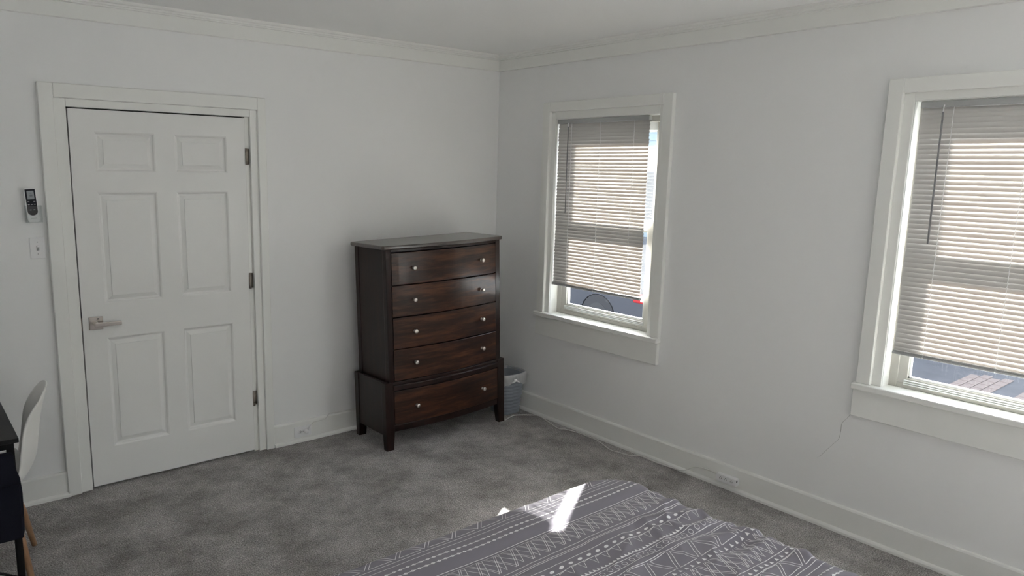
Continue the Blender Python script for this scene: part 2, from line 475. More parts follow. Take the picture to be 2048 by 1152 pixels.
# lever handle
bm = bmesh.new()
bx(bm, -2.838, -2.770, FY - .011, FY, .888, .957, .0025, 2)
tube(bm, [(-2.808, FY - .01, .923), (-2.808, FY - .038, .923), (-2.806, FY - .047, .923)], [.0135, .0125, .0115], 14)
h_ = obj('handle', bm, 'nickel', leaf)
bm = bmesh.new()
pts = [(-2.818, FY - .054, .921), (-2.78, FY - .056, .921), (-2.72, FY - .055, .920), (-2.69, FY - .053, .920)]
bx(bm, -2.822, -2.688, FY - .062, FY - .047, .911, .932, .0035, 2)
obj('lever', bm, 'nickel', leaf)
bm = bmesh.new(); bx(bm, -2.800, -2.790, FY - .014, FY - .0105, .943, .949, .001); obj('key_slot', bm, 'dark', leaf)
for z in (1.813, 1.080, .345):
    bm = bmesh.new()
    tube(bm, [(-1.9455, FY - .004, z - .047), (-1.9455, FY - .004, z + .047)], .0072, 10)
    bx(bm, -1.943, -1.925, FY + .0055, FY + .0095, z - .045, z + .045)
    for k in range(1, 5):
        zz = z - .047 + .094 * k / 5
        tube(bm, [(-1.9455, FY - .004, zz - .0012), (-1.9455, FY - .004, zz + .0012)], .0078, 10)
    obj('hinge', bm, 'hinge', door, True)
bm = bmesh.new(); bx(bm, DXL - .0075, DXL + .001, .002, .03, .885, .955); obj('latch_plate', bm, 'hinge', door)

# ------------------------------------------------------------------ windows
def sash(parent, name, x0, x1, yl, yr, z0, z1, gl, gr, gb, gt):
    """frame between outer rectangle and glass rectangle; y runs downwards (yl > yr)"""
    s_ = obj(name, bx(bmesh.new(), x0, x1, gl, yl, z0, z1, .002), 'sash', parent)
    b2 = bmesh.new(); bx(b2, x0, x1, yr, gr, z0, z1, .002); obj('stile', b2, 'sash', s_)
    b2 = bmesh.new(); bx(b2, x0 + .0005, x1 - .0005, gr, gl, z0, gb, .002); obj('bottom_rail', b2, 'sash', s_)
    b2 = bmesh.new(); bx(b2, x0 + .0005, x1 - .0005, gr, gl, gt, z1, .002); obj('top_rail', b2, 'vinyl', s_)
    b2 = bmesh.new()   # glazing bead, stepped
    xm = (x0 + x1) / 2
    for a, b, c, d_ in ((gr, gl, gb, gb + .008), (gr, gl, gt - .008, gt), (gr, gr + .008, gb, gt), (gl - .008, gl, gb, gt)):
        bx(b2, xm - .008, xm + .008, a, b, c, d_, .001)
    obj('glazing_bead', b2, 'vinyl', s_)
    b2 = bmesh.new(); bx(b2, xm - .002, xm + .002, gr, gl, gb, gt); obj('pane', b2, 'glass', s_)
    return s_

def window(idx, wd, label):
    w_ = struct(tag(empty('window_%d' % idx, (0, 0, 0)), label))
    yl, yr, z0, z1 = wd['yl'], wd['yr'], wd['z0'], wd['z1']
    cl, cr, ct = wd['cl'], wd['cr'], wd['ct']
    ci, cj, cti = cl - .0645, cr + .0665, ct - .063
    X = -0.030
    box('casing_board', 'trim', w_, X, 0, ci, cl, z0, ct, .003)
    box('casing_board', 'trim', w_, X, 0, cr, cj, z0, ct, .003)
    box('casing_board', 'trim', w_, X, 0, cj, ci, cti, ct, .003)
    # stop boards set back from the casing
    box('stop_board', 'trim', w_, -.008, .004, yl, ci + .001, z0, cti, .002)
    box('stop_board', 'trim', w_, -.008, .004, cj - .001, yr, z0, cti, .002)
    box('stop_board', 'trim', w_, -.008, .004, yr, yl, z1, cti + .001, .002)
    # jamb linings
    box('jamb_lining', 'trim', w_, .001, .175, yl - .002, yl + .012, z0, z1, .0005)
    box('jamb_lining', 'trim', w_, .001, .175, yr - .012, yr + .002, z0, z1, .0005)
    box('jamb_lining', 'trim', w_, .001, .175, yr, yl, z1 - .002, z1 + .012, .0005)
    # stool and apron
    b2 = bmesh.new(); bx(b2, -.050, .06, cr + .002, cl + .014, z0 - .030, z0, .006, 3); bx(b2, .055, .20, yr, yl, z0 - .035, z0 - .002, .001)
    obj('stool', b2, 'trim', w_)
    box('apron', 'trim', w_, -.027, 0, cr + .004, cl + .010, z0 - .168, z0 - .030, .003)
    # frame and sashes
    gl, gr, gb = wd['gl'], wd['gr'], wd['gb']
    gt = z1 - .088; mz0, mz1 = 1.388, 1.462
    fo = .038
    b2 = bmesh.new()
    bx(b2, .070, .168, yl - fo, yl, z0 - .002, z1, .002); bx(b2, .070, .168, yr, yr + fo, z0 - .002, z1, .002)
    bx(b2, .0708, .1672, yr + fo, yl - fo, z1 - fo, z1, .002); bx(b2, .0708, .1672, yr + fo, yl - fo, z0 - .002, z0 + .022, .002)
    obj('window_frame', b2, 'sash', w_)
    for k in range(3):   # ridged sill track in front of the lower glass
        b2 = bmesh.new(); bx(b2, .0655 - k * .0005, .0745, gr - .012, gl + .012, gb - .013 - k * .009, gb - .0075 - k * .009, .0012); obj('track_ridge', b2, 'vinyl', w_)
    sash(w_, 'lower_sash', .074, .106, yl - fo + .004, yr + fo - .004, z0 + .016, mz1 - .002, gl, gr, gb, mz0 + .020)
    sash(w_, 'upper_sash', .112, .144, yl - fo + .004, yr + fo - .004, mz0, z1 - fo + .004, gl, gr, mz1 - .020, gt)
    return w_
window(1, WIN[0], 'white framed sash window near the corner')
window(2, WIN[1], 'white framed sash window at the right edge')

w_ = struct(empty('window_3', (0, 0, 0)))      # unseen window added further along the wall to fill the room with light
b2 = bmesh.new()
for a, b, c, d_ in ((FILL_WIN[0] - .06, FILL_WIN[0], FILL_WIN[2], FILL_WIN[3]), (FILL_WIN[1], FILL_WIN[1] + .06, FILL_WIN[2], FILL_WIN[3]), (FILL_WIN[1], FILL_WIN[0], FILL_WIN[2], FILL_WIN[2] + .05), (FILL_WIN[1], FILL_WIN[0], FILL_WIN[3] - .06, FILL_WIN[3]), (FILL_WIN[1], FILL_WIN[0], 1.39, 1.45), (-4.76, -4.68, FILL_WIN[2], FILL_WIN[3])):
    bx(b2, .075, .14, a, b, c, d_, .002)
obj('window_frame', b2, 'vinyl', w_)
b2 = bmesh.new(); bx(b2, .105, .109, FILL_WIN[1] + .05, FILL_WIN[0] - .05, FILL_WIN[2] + .04, FILL_WIN[3] - .05); obj('pane', b2, 'glass', w_)
b2 = bmesh.new()
for a, b, c, d_ in ((FILL_WIN[0], FILL_WIN[0] + .07, FILL_WIN[2], FILL_WIN[3] + .07), (FILL_WIN[1] - .07, FILL_WIN[1], FILL_WIN[2], FILL_WIN[3] + .07), (FILL_WIN[1], FILL_WIN[0], FILL_WIN[3], FILL_WIN[3] + .07), (FILL_WIN[1] - .09, FILL_WIN[0] + .09, FILL_WIN[2] - .03, FILL_WIN[2])):
    bx(b2, -.022, 0, a, b, c, d_, .002)
obj('casing', b2, 'trim', w_)
# rear windows (behind the camera): plain frames with one rail
for k, (a, b) in enumerate(RW):
    w_ = struct(empty('window_%d' % (4 + k), (0, 0, 0)))
    b2 = bmesh.new()
    bx(b2, a, a + .06, RY - .12, RY - .05, RZ0, RZ1, .002); bx(b2, b - .06, b, RY - .12, RY - .05, RZ0, RZ1, .002)
    bx(b2, a, b, RY - .12, RY - .05, RZ0, RZ0 + .06, .002); bx(b2, a, b, RY - .12, RY - .05, RZ1 - .06, RZ1, .002)
    bx(b2, a, b, RY - .115, RY - .055, 1.41, 1.47, .002)
    obj('window_frame', b2, 'vinyl', w_)
    b2 = bmesh.new(); bx(b2, a + .06, b - .06, RY - .09, RY - .086, RZ0 + .06, 1.41); obj('pane', b2, 'glass', w_)
    b2 = bmesh.new(); bx(b2, a + .06, b - .06, RY - .09, RY - .086, 1.47, RZ1 - .06); obj('pane', b2, 'glass', w_)
    b2 = bmesh.new()
    bx(b2, a - .07, a, RY, RY + .02, RZ0, RZ1 + .07, .002); bx(b2, b, b + .07, RY, RY + .02, RZ0, RZ1 + .07, .002); bx(b2, a, b, RY, RY + .02, RZ1, RZ1 + .07, .002)
    bx(b2, a - .08, b + .08, RY - .04, RY + .045, RZ0 - .03, RZ0, .004)
    obj('casing', b2, 'trim', w_)

# ------------------------------------------------------------------ blinds
SLW, PITCH_S, TILT = 0.0254, 0.0220, math.radians(72)
def slat_mesh(width):
    me = bpy.data.meshes.new('slat'); vs, fs = [], []
    NA = 7; sag = 0.0023
    for i in range(NA):
        t = i / (NA - 1) - .5
        a = t * SLW; h = sag * (1 - (2 * t) ** 2)
        # local: a runs room-to-outside, crown upward; inner edge tipped down
        x = a * math.cos(TILT) - h * math.sin(TILT); z = a * math.sin(TILT) + h * math.cos(TILT)
        vs += [(x, -width / 2, z), (x, width / 2, z)]
    for i in range(NA - 1):
        fs.append((2 * i, 2 * i + 1, 2 * i + 3, 2 * i + 2))
    me.from_pydata(vs, [], fs); me.materials.append(M['slat'])
    for p in me.polygons: p.use_smooth = True
    return me

def blind(label, yl, yr, ztop, zbot, wand_y, cords, dz=0.0):
    xb = 0.020
    root = tag(empty('window_blind', (xb, (yl + yr) / 2, ztop)), label, 'blind', 'white mini blinds in the windows')
    W = yl - yr; H = ztop - zbot
    b2 = bmesh.new(); bx(b2, -.014, .014, -W / 2, W / 2, -.027, 0, .002)
    obj('headrail', b2, 'rail', root)
    me = slat_mesh(W - .006)
    z = -.040; zs_ = []
    while z > -H + .024:
        s_ = bpy.data.objects.new('slat', me); COL.objects.link(s_); s_.parent = root
        s_.location = (rnd.uniform(-.0006, .0006), rnd.uniform(-.0015, .0015), z)
        s_.rotation_euler = (rnd.uniform(-.0016, .0016) + dz * (z / H), rnd.uniform(-.035, .035), 0)
        zs_.append(z); z -= PITCH_S
    b2 = bmesh.new(); bx(b2, -.013, .013, -W / 2, W / 2, -H, -H + .011, .003, 2)
    for k in range(3):   # surplus slats lying on the bottom rail
        bx(b2, -.0125, .0125, -W / 2 + .003, W / 2 - .003, -H + .0115 + k * .0026, -H + .0133 + k * .0026)
    obj('bottom_rail', b2, 'rail', root)
    for cy in cords:
        yy = cy - (yl + yr) / 2
        b2 = bmesh.new()
        tube(b2, [(-.0118, yy, -.026), (-.0118, yy, -H + .010)], .0011, 5)
        tube(b2, [(.0118, yy, -.026), (.0118, yy, -H + .010)], .0011, 5)
        for zz in zs_:
            tube(b2, [(-.0115, yy + .002, zz - .010), (.0115, yy + .002, zz + .006)], .0006, 4)
        tube(b2, [(-.014, yy, -H + .006), (-.0105, yy, -H + .001)], .003, 6)
        obj('ladder_cord', b2, 'plastic', root)
    yy = wand_y - (yl + yr) / 2
    b2 = bmesh.new(); tube(b2, [(-.022, yy, -.048), (-.022, yy - .004, -.62)], [.0036, .0042], 6)
    obj('tilt_wand', b2, 'wand', root)
    b2 = bmesh.new(); tube(b2, [(-.013, yy, -.018), (-.020, yy, -.028), (-.022, yy, -.050)], .0022, 6)
    obj('wand_hook', b2, 'plastic', root)
    return root
blind('white mini blind hanging in the window near the corner', -0.606, -1.365, 2.0985, 0.972, -.712, (-.735, -.985, -1.255), 0.008)
blind('white mini blind in the window cut off by the right edge', -2.832, -3.640, 2.0925, 0.950, -2.925, (-2.962, -3.24, -3.51), 0.0)

# ------------------------------------------------------------------ dresser
DR = empty('dresser', (-0.7956, -0.481, 0.004), -0.0064)
DR.rotation_euler = (-0.0171, -0.0247, -0.0064)
tag(DR, 'tall dark espresso bow-front dresser with five drawers', 'dresser')
BOW = .046
def bow(a, hw=.45, d=0.0): return -BOW * (1 - (a / hw) ** 2) - d
def bowed(bm, a0, a1, z0, z1, front_off, back, hw=.45, n=18, bev=0.003):
    """slab whose front follows the bow; local x = width, y = depth (negative is front)"""
    pts = []
    for i in range(n + 1):
        a = a0 + (a1 - a0) * i / n
        pts.append((a, bow(a, hw, front_off)))
    outl = pts + [(a1, back), (a0, back)]
    prism(bm, outl, 'z', z0, z1)
    if bev:
        es = [e for e in bm.edges if abs((e.verts[0].co - e.verts[1].co).z) < 1e-6 and all(v_.co.y < back - 1e-4 for v_ in e.verts)]
        bmesh.ops.bevel(bm, geom=es, offset=bev, segments=2, affect='EDGES', profile=.5)
    return bm
# top board with rounded front corners
HW = .4760
pts = []
for i in range(25):
    a = -HW + 2 * HW * i / 24
    pts.append((a, bow(a, HW, .022)))
r = .030
outl = [(-HW, .376), (-HW, -.022 + r * .7), (-HW + r * .3, -.022 + r * .1)] + [p for p in pts if abs(p[0]) < HW - r] + [(HW - r * .3, -.022 + r * .1), (HW, -.022 + r * .7), (HW, .376)]
bm = prism(bmesh.new(), outl, 'z', 1.280, 1.305)
es = [e for e in bm.edges if abs((e.verts[0].co - e.verts[1].co).z) < 1e-6]
bmesh.ops.bevel(bm, geom=es, offset=.0075, segments=3, affect='EDGES', profile=.5)
obj('top', bm, 'wood_top', DR, False)
UW, LW = .4550, .4880
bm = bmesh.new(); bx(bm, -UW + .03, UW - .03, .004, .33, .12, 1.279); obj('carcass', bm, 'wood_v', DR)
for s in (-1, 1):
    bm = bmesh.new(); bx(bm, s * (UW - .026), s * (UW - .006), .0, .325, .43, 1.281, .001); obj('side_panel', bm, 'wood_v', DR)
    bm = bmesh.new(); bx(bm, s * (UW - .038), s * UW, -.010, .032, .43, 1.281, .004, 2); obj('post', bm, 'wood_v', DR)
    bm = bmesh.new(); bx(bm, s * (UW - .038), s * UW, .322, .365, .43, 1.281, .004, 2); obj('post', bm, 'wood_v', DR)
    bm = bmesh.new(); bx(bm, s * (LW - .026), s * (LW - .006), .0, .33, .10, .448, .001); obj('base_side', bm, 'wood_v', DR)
    for yy0, yy1 in ((-.014, .036), (.324, .372)):
        bm = bmesh.new()
        # post runs into a tapered leg
        xo, xi = s * LW, s * (LW - .062)
        ring = []
        for z, ti, ty in ((.448, 0, 0), (.44, -.003, .0), (.12, -.003, .0), (-.014, .012, .012)):
            xi2 = xi + s * max(ti, 0); y1 = yy1 - max(ty, 0) if yy0 < 0 else yy1; y0 = yy0 if yy0 < 0 else yy0 + max(ty, 0)
            ring.append([bm.verts.new(p) for p in ((xo, y0, z), (xi2, y0, z), (xi2, y1, z), (xo, y1, z))])
        for a in range(3):
            for b in range(4):
                bm.faces.new((ring[a][b], ring[a][(b + 1) % 4], ring[a + 1][(b + 1) % 4], ring[a + 1][b]))
        bm.faces.new(ring[0]); bm.faces.new(ring[-1])
        bmesh.ops.recalc_face_normals(bm, faces=bm.faces[:])
        bmesh.ops.bevel(bm, geom=bm.edges[:], offset=.003, segments=2, affect='EDGES', profile=.5)
        obj('leg', bm, 'wood_v', DR)
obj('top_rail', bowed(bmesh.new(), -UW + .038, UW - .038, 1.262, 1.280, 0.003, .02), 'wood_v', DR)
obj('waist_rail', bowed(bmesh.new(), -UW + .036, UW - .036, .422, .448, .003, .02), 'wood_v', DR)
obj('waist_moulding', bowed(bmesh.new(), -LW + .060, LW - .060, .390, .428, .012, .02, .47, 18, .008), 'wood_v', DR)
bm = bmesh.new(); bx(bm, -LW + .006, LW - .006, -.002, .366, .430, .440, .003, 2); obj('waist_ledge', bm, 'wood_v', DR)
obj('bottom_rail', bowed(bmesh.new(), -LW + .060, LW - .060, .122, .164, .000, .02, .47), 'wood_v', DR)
def knob_mesh():
    b2 = bmesh.new()
    lathe(b2, [(.0, .0), (.0095, .0), (.0095, .002), (.0060, .004), (.0055, .012), (.0085, .015), (.0125, .019), (.0135, .023), (.0120, .0265), (.0075, .0285), (.0, .029)], 18)
    bmesh.ops.rotate(b2, verts=b2.verts[:], cent=(0, 0, 0), matrix=Matrix.Rotation(PI / 2, 3, 'X'))
    bmesh.ops.remove_doubles(b2, verts=b2.verts[:], dist=1e-5)
    me = bpy.data.meshes.new('knob'); b2.to_mesh(me); b2.free(); me.materials.append(M['nickel'])
    for p in me.polygons: p.use_smooth = True
    return me
KM = knob_mesh()
for zk, z0, z1, hw, off, hwb in ((1.158, 1.0585, 1.2565, .4150, .004, .45), (.958, .8585, 1.0525, .4150, .004, .45), (.758, .6555, .8525, .4150, .004, .45), (.557, .4520, .6495, .4150, .004, .45), (.275, .1670, .3860, .4240, .006, .47)):
    d_ = obj('drawer', bowed(bmesh.new(), -hw, hw, z0, z1, off, .02, hwb), 'wood_h', DR)
    for s in (-1, 1):
        k_ = bpy.data.objects.new('knob', KM); COL.objects.link(k_); k_.parent = d_
        a = s * .2705
        k_.location = (a, bow(a, hwb, off) + .001, zk)
        k_.rotation_euler = (0, 0, math.atan(2 * BOW * a / hwb ** 2))

# ------------------------------------------------------------------ waste bin
BN = tag(empty('waste_bin', (-.152, -.330, .002)), 'grey woven-look waste bin in the corner beside the dresser', 'bin')
def bin_r(z): return .098 + .030 * (z / .30)
bm = bmesh.new(); SEG = 44; rows = 46; H = .300
rings = []
for j in range(rows + 1):
    z = H * j / rows; ring = []
    for k in range(SEG):
        th = 2 * PI * k / SEG
        wv = (.0030 * math.sin(j * PI / 2) + .0016 * (1 if (k // 2 + j // 2) % 2 else -1)) if 2 < j < rows - 2 else .003 if j >= rows - 2 else .001
        rr = bin_r(z) + wv
        c, s = math.cos(th), math.sin(th); q = (abs(c) ** 3.2 + abs(s) ** 3.2) ** (-1 / 3.2)
        ring.append(bm.verts.new((rr * .93 * q * c, rr * .93 * q * s, z)))
    rings.append(ring)
inner = []
for z in (H, .03):
    ring = []
    for k in range(SEG):
        th = 2 * PI * k / SEG; rr = bin_r(z) - .005
        c, s = math.cos(th), math.sin(th); q = (abs(c) ** 3.2 + abs(s) ** 3.2) ** (-1 / 3.2)
        ring.append(bm.verts.new((rr * .93 * q * c, rr * .93 * q * s, z)))
    inner.append(ring)
allr = list(reversed(inner)) + list(reversed(rings))
allr = [inner[1], inner[0]] + list(reversed(rings))
for i in range(len(allr) - 1):
    for k in range(SEG):
        bm.faces.new((allr[i][k], allr[i][(k + 1) % SEG], allr[i + 1][(k + 1) % SEG], allr[i + 1][k]))
bm.faces.new(allr[0]); bm.faces.new(allr[-1])
bmesh.ops.recalc_face_normals(bm, faces=bm.faces[:])
obj('basket', bm, 'basket', BN, True)
# liner folded over the rim with a knot at the front
LB = tag(empty('bin_liner', (-.152, -.330, .002)), 'crumpled clear plastic bag knotted over the bin rim', 'bag')
bm = bmesh.new(); SG = 90; prof = [(.288, -.0075), (.293, -.006), (.299, -.004), (.305, -.001), (.308, .004), (.300, .009), (.285, .012), (.265, .013), (.245, .012), (.232, .012)]
rings = []
kd = math.atan2(-.96, -.115)
for j, (z, off) in enumerate(prof):
    ring = []
    for k in range(SG):
        th = 2 * PI * k / SG
        c, s = math.cos(th), math.sin(th); q = (abs(c) ** 3.2 + abs(s) ** 3.2) ** (-1 / 3.2)
        da = abs((th - kd + PI) % (2 * PI) - PI)
        wr = .0065 * noise.noise((c * 9, s * 9, z * 22)) + .006 * noise.noise((c * 22 + z * 60 * math.copysign(1, math.sin(th - kd)), s * 22, z * 30))
        rr = bin_r(min(z, .30)) + off + (wr if j > 3 else wr * .6) + .002 * (j > 3)
        dk = math.hypot((th - kd + PI) % (2 * PI) - PI, (z - .262) * 8)
        wr += .0055 * math.sin(11 * math.atan2((z - .262) * 8, (th - kd + PI) % (2 * PI) - PI)) * math.exp(-dk / .8)
        zz = z
        if j >= 6:
            zz += .014 * noise.noise((c * 5, s * 5, 2.0)) * (j - 5) / 4 + .022 * math.exp(-(da / .35) ** 2) * (j - 5) / 4 - .012 * math.exp(-((da - .9) / .4) ** 2)
        ring.append(bm.verts.new((rr * .93 * q * c, rr * .93 * q * s, zz)))
    rings.append(ring)
for i in range(len(rings) - 1):
    for k in range(SG):
        bm.faces.new((rings[i][k], rings[i][(k + 1) % SG], rings[i + 1][(k + 1) % SG], rings[i + 1][k]))
obj('film', bm, 'bag', LB, True)
bm = bmesh.new()
kp = Vector((math.cos(kd) * .128, math.sin(kd) * .128, .262))
bmesh.ops.create_icosphere(bm, subdivisions=2, radius=.0095)
for v_ in bm.verts:
    v_.co *= 1 + .25 * noise.noise(v_.co * 160); v_.co += kp
for ang, ln in ((-.55, .034), (3.5, .040), (2.75, .030)):
    tdir = Vector((-math.sin(kd), math.cos(kd), 0)) * math.cos(ang) + Vector((0, 0, 1)) * math.sin(ang)
    pts = [kp + tdir * (ln * t) + Vector((math.cos(kd), math.sin(kd), 0)) * (.006 * math.sin(t * 3)) for t in (0, .3, .6, 1)]
    tube(bm, pts, [.004, .0045, .0055, .0035], 6)
obj('knot', bm, 'plastic', LB, True)

# ------------------------------------------------------------------ things on the door wall
sw = tag(empty('light_switch', (-3.046, 0, 1.337)), 'white toggle light switch plate beside the door casing', 'light switch')
b2 = bmesh.new(); bx(b2, -.0345, .0345, -.0065, 0, -.054, .054, .003, 2); obj('plate', b2, 'plastic', sw)
b2 = bmesh.new(); bx(b2, -.006, .006, -.0075, -.006, -.013, .013, .0005); obj('toggle_slot', b2, 'print_grey', sw)
b2 = bmesh.new(); bx(b2, -.0042, .0042, -.0075, 0, -.009, .009, .001)
bmesh.ops.create_cube(b2, size=1, matrix=Matrix.Translation((0, -.014, .006)) @ Matrix.Rotation(-.5, 4, 'X') @ Matrix.Diagonal((.0075, .016, .008, 1)))
obj('toggle', b2, 'plastic', sw)
for z in (.030, -.030):
    b2 = bmesh.new(); tube(b2, [(0, -.0062, z), (0, -.0078, z)], .0028, 10); obj('screw', b2, 'print_grey', sw)

def rrect(w, h, r, n=5):
    p = []
    for cx_, cy_, a0 in ((w / 2 - r, h / 2 - r, 0), (-w / 2 + r, h / 2 - r, 90), (-w / 2 + r, -h / 2 + r, 180), (w / 2 - r, -h / 2 + r, 270)):
        for i in range(n + 1):
            a = math.radians(a0 + 90 * i / n); p.append((cx_ + r * math.cos(a), cy_ + r * math.sin(a)))
    return p
hd = tag(empty('remote_holder', (-3.054, 0, 1.508)), 'clear acrylic wall pocket under the remote control', 'holder')
b2 = bmesh.new()
bx(b2, -.036, .036, -.003, 0, -.040, .042, .001); bx(b2, -.036, .036, -.036, -.034, -.040, .042, .0008)
bx(b2, -.036, -.034, -.036, 0, -.040, .042); bx(b2, .034, .036, -.036, 0, -.040, .042); bx(b2, -.036, .036, -.036, 0, -.042, -.040)
obj('pocket', b2, 'acrylic', hd)
rc = tag(empty('remote_control', (-3.060, -.018, 1.552)), 'white and black air conditioner remote control in the clear pocket', 'remote')
rc.rotation_euler = (0.0, -0.06, 0)
b2 = prism(bmesh.new(), rrect(.052, .168, .014), 'y', -.012, .012)
es = [e for e in b2.edges if abs(e.verts[0].co.y - e.verts[1].co.y) < 1e-6]
bmesh.ops.bevel(b2, geom=es, offset=.003, segments=2, affect='EDGES', profile=.5)
obj('body', b2, 'plastic', rc)
b2 = bmesh.new()
bot = [(-.022 * math.cos(a), -.030 - .020 * math.sin(a)) for a in [PI * i / 12 for i in range(13)]]
prism(b2, [(.022, .079), (-.022, .079)] + bot, 'y', -.0138, -.0115); obj('face', b2, 'black_plastic', rc)
b2 = bmesh.new(); bx(b2, -.0145, .0155, -.0145, -.0135, .030, .071); obj('screen', b2, 'lcd', rc)
b2 = bmesh.new()
for (a, z, w_, h_) in ((.001, .058, .010, .002), (.002, .048, .013, .009), (-.007, .037, .006, .002)): bx(b2, a - w_ / 2, a + w_ / 2, -.0149, -.0144, z - h_ / 2, z + h_ / 2)
obj('screen_digits', b2, 'lcd_mark', rc)
for (a, z) in ((-.013, .018), (.013, .018), (-.013, .004), (0, .004), (.013, .004), (-.008, -.022), (.008, -.022)):
    b2 = prism(bmesh.new(), [(a + p[0], z + p[1]) for p in rrect(.0085, .0035, .0016, 3)], 'y', -.0150, -.0135); obj('button', b2, 'print_grey', rc)
b2 = bmesh.new()
for k in range(7): bx(b2, -.012 + k * .0036, -.0098 + k * .0036, -.0124, -.0118, -.0655, -.0625)
obj('lettering', b2, 'print_grey', rc)

ou = tag(empty('wall_outlet', (-1.631, -.018, .0685)), 'white duplex outlet plate set sideways in the baseboard', 'outlet')
b2 = bmesh.new(); bx(b2, -.060, .060, -.006, 0, -.036, .036, .003, 2); obj('plate', b2, 'plastic', ou)
for s in (-1, 1):
    b2 = bmesh.new(); lathe(b2, [(0, 0), (.0168, 0), (.0168, .003), (.0, .0032)], 20)
    bmesh.ops.rotate(b2, verts=b2.verts[:], cent=(0, 0, 0), matrix=Matrix.Rotation(PI / 2, 3, 'X'))
    r_ = obj('receptacle', b2, 'plastic', ou); r_.location = (s * .0195, -.0055, 0)
    b2 = bmesh.new(); bx(b2, -.005, .004, -.0045, -.002, .0050, .0068); bx(b2, -.005, .0025, -.0045, -.002, -.0068, -.005)
    tube(b2, [(.0085, -.0045, 0), (.0085, -.002, 0)], .0024, 8); obj('slot', b2, 'slot', r_)
    b2 = bmesh.new(); tube(b2, [(0, -.003, .0155), (0, -.0036, .0155)], .0168, 26)
    b2.free()
b2 = bmesh.new(); tube(b2, [(0, -.0062, 0), (0, -.0075, 0)], .0028, 10); obj('screw', b2, 'print_grey', ou)

pc = tag(empty('plugged_lead', (-1.611, -.0275, .068)), 'white plug with cord running along the baseboard to the dresser', 'cord')
O = Vector(pc.location)
b2 = bmesh.new(); lathe(b2, [(0, 0), (.0155, 0), (.0165, .006), (.0145, .016), (.009, .021), (0, .022)], 18)
bmesh.ops.rotate(b2, verts=b2.verts[:], cent=(0, 0, 0), matrix=Matrix.Rotation(PI / 2, 3, 'X'))
tube(b2, [(.004, -.012, .004), (.018, -.012, .020), (.034, -.010, .038)], [.0085, .0065, .0038], 8)
obj('plug', b2, 'plastic', pc, True)
pp = [(-1.577, -.040, .106), (-1.56, -.034, .118), (-1.52, -.026, .1165), (-1.475, -.024, .121), (-1.455, -.023, .132), (-1.447, -.022, .144), (-1.425, -.020, .150), (-1.40, -.014, .146), (-1.34, -.011, .1405), (-1.24, -.011, .1415), (-1.10, -.011, .1415), (-1.0, -.03, .10)]
b2 = bmesh.new(); tube(b2, [p - O for p in catmull(pp, 6)], .0026, 8); obj('cable', b2, 'cordwhite', pc, True)

# ------------------------------------------------------------------ power strip and its lead on the window wall
ps = tag(empty('power_strip', (-.018, -2.083, .064)), 'small white power strip fixed to the baseboard under the windows', 'power strip')
b2 = bmesh.new(); bx(b2, -.036, 0, -.062, .062, -.021, .021, .004, 2); obj('housing', b2, 'plastic', ps)
for yy in (.032, .0, -.036):
    b2 = bmesh.new()
    bx(b2, -.0372, -.0355, yy - .0065, yy - .0050, -.004, .004); bx(b2, -.0372, -.0355, yy + .0050, yy + .0065, -.0035, .0035)
    tube(b2, [(-.0372, yy, .008), (-.0355, yy, .008)], .0024, 8); obj('socket', b2, 'slot', ps)
b2 = bmesh.new(); bx(b2, -.030, -.018, -.0635, -.0615, .004, .012, .001); obj('switch', b2, 'slot', ps)
ec = tag(empty('extension_cord', (-.06, -1.2, 0)), 'thin white extension lead lying on the carpet along the window wall', 'cord')
pp = [(-.30, -.50, .006), (-.24, -.475, .006), (-.18, -.462, .006), (-.12, -.490, .006), (-.067, -.535, .006), (-.046, -.585, .010), (-.075, -.70, .008), (-.112, -.836, .006), (-.085, -.880, .006), (-.059, -.985, .006), (-.060, -1.083, .006), (-.061, -1.137, .007), (-.085, -1.215, .006), (-.119, -1.306, .006), (-.108, -1.39, .006), (-.090, -1.450, .006), (-.050, -1.490, .008), (-.052, -1.60, .007), (-.045, -1.69, .007), (-.040, -1.77, .012), (-.038, -1.815, .026), (-.038, -1.86, .058), (-.036, -1.90, .072), (-.036, -1.96, .077), (-.036, -2.018, .072)]
O = Vector(ec.location)
b2 = bmesh.new(); tube(b2, [p - O for p in catmull(pp, 6)], .0032, 8); obj('cable', b2, 'cordwhite', ec, True)

# ------------------------------------------------------------------ bed
BX1, BX0, BY1, BY0 = -1.445, -3.02, -2.402, -4.44        # right side, left side, foot, head (outer face of the duvet)
BT = .600
bed = tag(empty('bed', ((BX0 + BX1) / 2, (BY0 + BY1) / 2, 0)), 'low bed under the grey patterned duvet', 'bed')
cxm, cym = bed.location.x, bed.location.y
hwx, hwy = (BX1 - BX0) / 2 - .045, (BY1 - BY0) / 2 - .045
b2 = bmesh.new(); bx(b2, -hwx, hwx, -hwy, hwy, .31, .545, .05, 4); obj('mattress', b2, 'mattress', bed, True)
b2 = bmesh.new(); bx(b2, -hwx + .01, hwx - .01, -hwy + .01, hwy - .01, .20, .305, .01); obj('frame', b2, 'bedframe', bed)
for sx in (-1, 1):
    for sy in (-1, 1):
        b2 = bmesh.new(); bx(b2, sx * (hwx - .09), sx * (hwx - .03), sy * (hwy - .09), sy * (hwy - .03), 0, .201, .004); obj('leg', b2, 'bedframe', bed)

